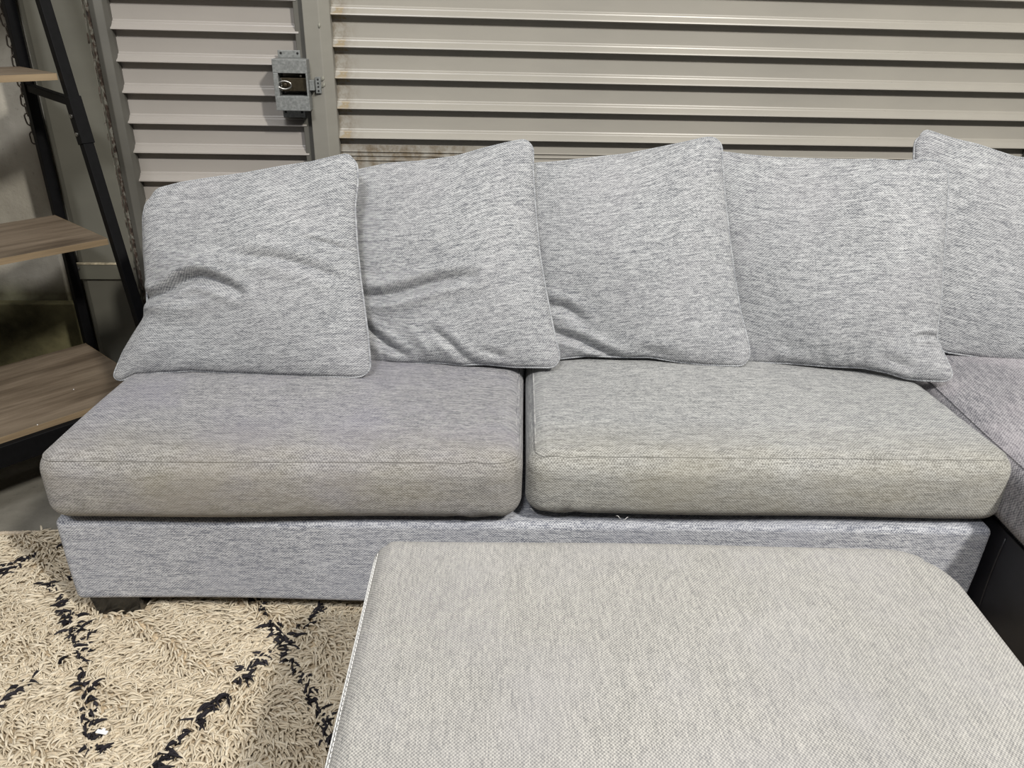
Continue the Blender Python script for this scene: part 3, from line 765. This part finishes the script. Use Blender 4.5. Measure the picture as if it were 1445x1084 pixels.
MB().tube([(.0045, y_, .4045) for y_ in np.linspace(-.03, -OD+.04, 40)], .0018, 6).build('seam', M['thread'], ott, True)
for lx in (.06, OW-.13):
    for ly in (-.13, -OD+.06): MB().box((lx, ly, FZ), (lx+.07, ly+.07, .0765), .004).build('leg', M['black_wood'], ott)

# ------------------------------------------------------------ rug
rug = empty('shaggy_rug', (-.3, .8, FZ), 0, 'shaggy cream wool rug with broken black diamond lines on the concrete floor', 'rug')
RX0, RX1, RY0, RY1 = -2.0, 1.25, -.25, 1.668
rb = MB().box((RX0+.3, RY0-.8, .0005), (RX1+.3, RY1-.8, .013), .003).build('backing', M['rug_back'], rug)
def S5(p): return atz(p[0]*.36, 700+p[1]*.36, .012)[:2]
lines = [[(262, 375), (275, 430), (285, 500), (290, 590), (310, 650), (335, 720), (345, 790), (325, 850), (350, 930), (385, 1010), (400, 1050)],
         [(375, 515), (330, 560), (250, 620), (170, 670), (110, 720), (65, 755), (10, 790), (-80, 850)],
         [(1165, 515), (1135, 560), (1095, 590), (1040, 610), (990, 660), (960, 690), (920, 730), (900, 770), (835, 795), (815, 850), (765, 880), (710, 920), (665, 970), (640, 1020), (585, 1050), (520, 1110)],
         [(1130, 560), (1140, 620), (1150, 680), (1175, 715), (1190, 750), (1220, 790), (1250, 860), (1262, 900), (1290, 980)],
         [(-60, 320), (10, 290), (75, 250), (130, 215), (200, 195)],
         [(1075, 480), (1100, 520), (1130, 560)], [(190, 345), (250, 318), (330, 260)],
         [(1165, 515), (1230, 450), (1300, 380)], [(1075, 490), (1010, 420), (950, 360)]]
polys = [np.array([S5(p) for p in L]) for L in lines]
def tufts(xy, length, rad, lie, jit, seed, black=False):
    r = np.random.default_rng(seed); N = len(xy); K = 5; S = 4
    ang = r.normal(0, 1, N)*jit+lie+.9*np.sin(xy[:, 0]*17+np.sin(xy[:, 1]*19)*2)+.7*np.sin(xy[:, 1]*31+xy[:, 0]*23)
    L = length*r.uniform(.7, 1.3, N); R = rad*r.uniform(.75, 1.25, N)
    d = np.stack([np.cos(ang), np.sin(ang), np.zeros(N)], 1); sd = np.stack([-np.sin(ang), np.cos(ang), np.zeros(N)], 1)
    upm = r.uniform(.5, 1.0, N); curl = r.normal(0, .35, N)
    ts = np.linspace(0, 1, K); out = []
    for k, t in enumerate(ts):
        hgt = .008+np.sin(t*2.05)*.020*upm
        c = np.stack([xy[:, 0], xy[:, 1], np.zeros(N)], 1)+d*(L*t**1.2*.95)[:, None]+sd*(curl*L*t*t)[:, None]
        c[:, 2] = hgt
        rr = R*[.9, 1.15, 1.15, .85, .3][k]
        # local frame
        for s in range(S):
            a = 2*pi*s/S+pi/4
            out.append(c+sd*(rr*cos(a))[:, None]*1.05+np.array([0, 0, 1.0])*(rr*sin(a))[:, None]*.9-d*(rr*sin(a)*(t))[:, None]*.5)
    V = np.stack(out, 1)                                  # N, K*S, 3
    f = []
    for k in range(K-1):
        for s in range(S):
            s2 = (s+1) % S; f.append((k*S+s, k*S+s2, (k+1)*S+s2, (k+1)*S+s))
    f.append(tuple((K-1)*S+s for s in range(S)))
    f = np.array(f); Fa = (f[None]+(np.arange(N)*K*S)[:, None, None]).reshape(-1, 4)
    shade = np.repeat(np.clip(r.normal(.5, .22, N), 0, 1), K*S)
    return V.reshape(-1, 3), Fa, shade
def fast_mesh(name, V, Fa, shade, mat, parent, off):
    me = bpy.data.meshes.new(name); nv, nf = len(V), len(Fa)
    me.vertices.add(nv); me.vertices.foreach_set('co', (V-off).astype(np.float32).ravel())
    me.loops.add(nf*4); me.loops.foreach_set('vertex_index', Fa.astype(np.int32).ravel())
    me.polygons.add(nf); me.polygons.foreach_set('loop_start', np.arange(0, nf*4, 4, dtype=np.int32))
    me.update(calc_edges=True)
    a = me.attributes.new('shade', 'FLOAT', 'POINT'); a.data.foreach_set('value', shade.astype(np.float32))
    me.polygons.foreach_set('use_smooth', [True]*nf)
    me.materials.append(mat); o = bpy.data.objects.new(name, me); COL.objects.link(o); o.parent = parent; return o
def grid(x0, x1, y0, y1, s, seed):
    r = np.random.default_rng(seed); gx, gy = np.meshgrid(np.arange(x0, x1, s), np.arange(y0, y1, s))
    p = np.stack([gx.ravel(), gy.ravel()], 1); p += r.uniform(-.5, .5, p.shape)*s; return p
near = grid(-1.45, .05, .62, RY1-.005, .0069, 1)
far = np.vstack([grid(RX0, -1.45, RY0, RY1, .017, 2), grid(-1.45, .05, RY0, .62, .017, 3), grid(.05, RX1, RY0, RY1, .022, 4)])
S0w = S0[:2]
def in_feet(p):
    m = np.zeros(len(p), bool)
    for lx in (.022, SL-.13):
        for ly in (.024, .78):
            q = np.stack([(p[:, 0]-S0[0])*cos(YAW)+(p[:, 1]-S0[1])*sin(YAW), -(p[:, 0]-S0[0])*sin(YAW)+(p[:, 1]-S0[1])*cos(YAW)], 1)
            m |= (q[:, 0] > lx-.0) & (q[:, 0] < lx+.115) & (q[:, 1] > ly+.0) & (q[:, 1] < ly+.07)
    return m
near = near[~in_feet(near)]
dl = np.full(len(near), 1e9)
for P in polys:
    d, s = seg_dist(near, P); dl = np.minimum(dl, d)
clump = np.sin(near[:, 0]*115+2*np.sin(near[:, 1]*60))+np.sin(near[:, 1]*125+1.3)+rng.normal(0, .35, len(near))
isb = (dl < .0075) & (clump > -.15)
Vv, Fa, shd = tufts(near[~isb], .034, .0027, -1.35, .42, 5)
V2, F2, s2 = tufts(far, .036, .0060, -1.2, .8, 6)
Fa = np.vstack([Fa, F2+len(Vv)]); Vv = np.vstack([Vv, V2]); shd = np.r_[shd, s2]
off = np.array([-.3, .8, 0.0])                                    # heights are above the rug root
tag(fast_mesh('wool_pile', Vv, Fa, shd, M['wool'], rug, off), kind='stuff')
Vk, Fk, sk = tufts(near[isb], .028, .0032, -.6, .9, 8); Vk[:, 2] += .004
o = fast_mesh('black_yarn', Vk, Fk, sk, M['black_wool'], rug, off); tag(o, 'black yarn tufts drawing diamond lines', kind='stuff')
# braided edge on the floor at the back of the rug
eb = MB(); xs = np.linspace(-1.75, -.2, 260)
for ph in (0, 2.1, 4.2):
    eb.tube([(x+.3, RY1+.007+.004*sin(x*260+ph)-.8, .009+.003*cos(x*260+ph)) for x in xs], .0035, 5)
eb.build('braided_edge', M['fringe'], rug, True)
# white plastic clip lying on the pile
cp = atz(144, 1034, .020)
clip = empty('plastic_clip', tuple(cp), radians(-14), 'small white plastic clip lying on the rug pile beside a black line', 'clip')
MB().box((-.011, -.004, 0), (.011, .004, .003), .0012).build('clip_body', M['plastic'], clip)
MB().box((-.003, .003, .0), (.003, .008, .003), .0012).build('clip_tab', M['plastic'], clip)
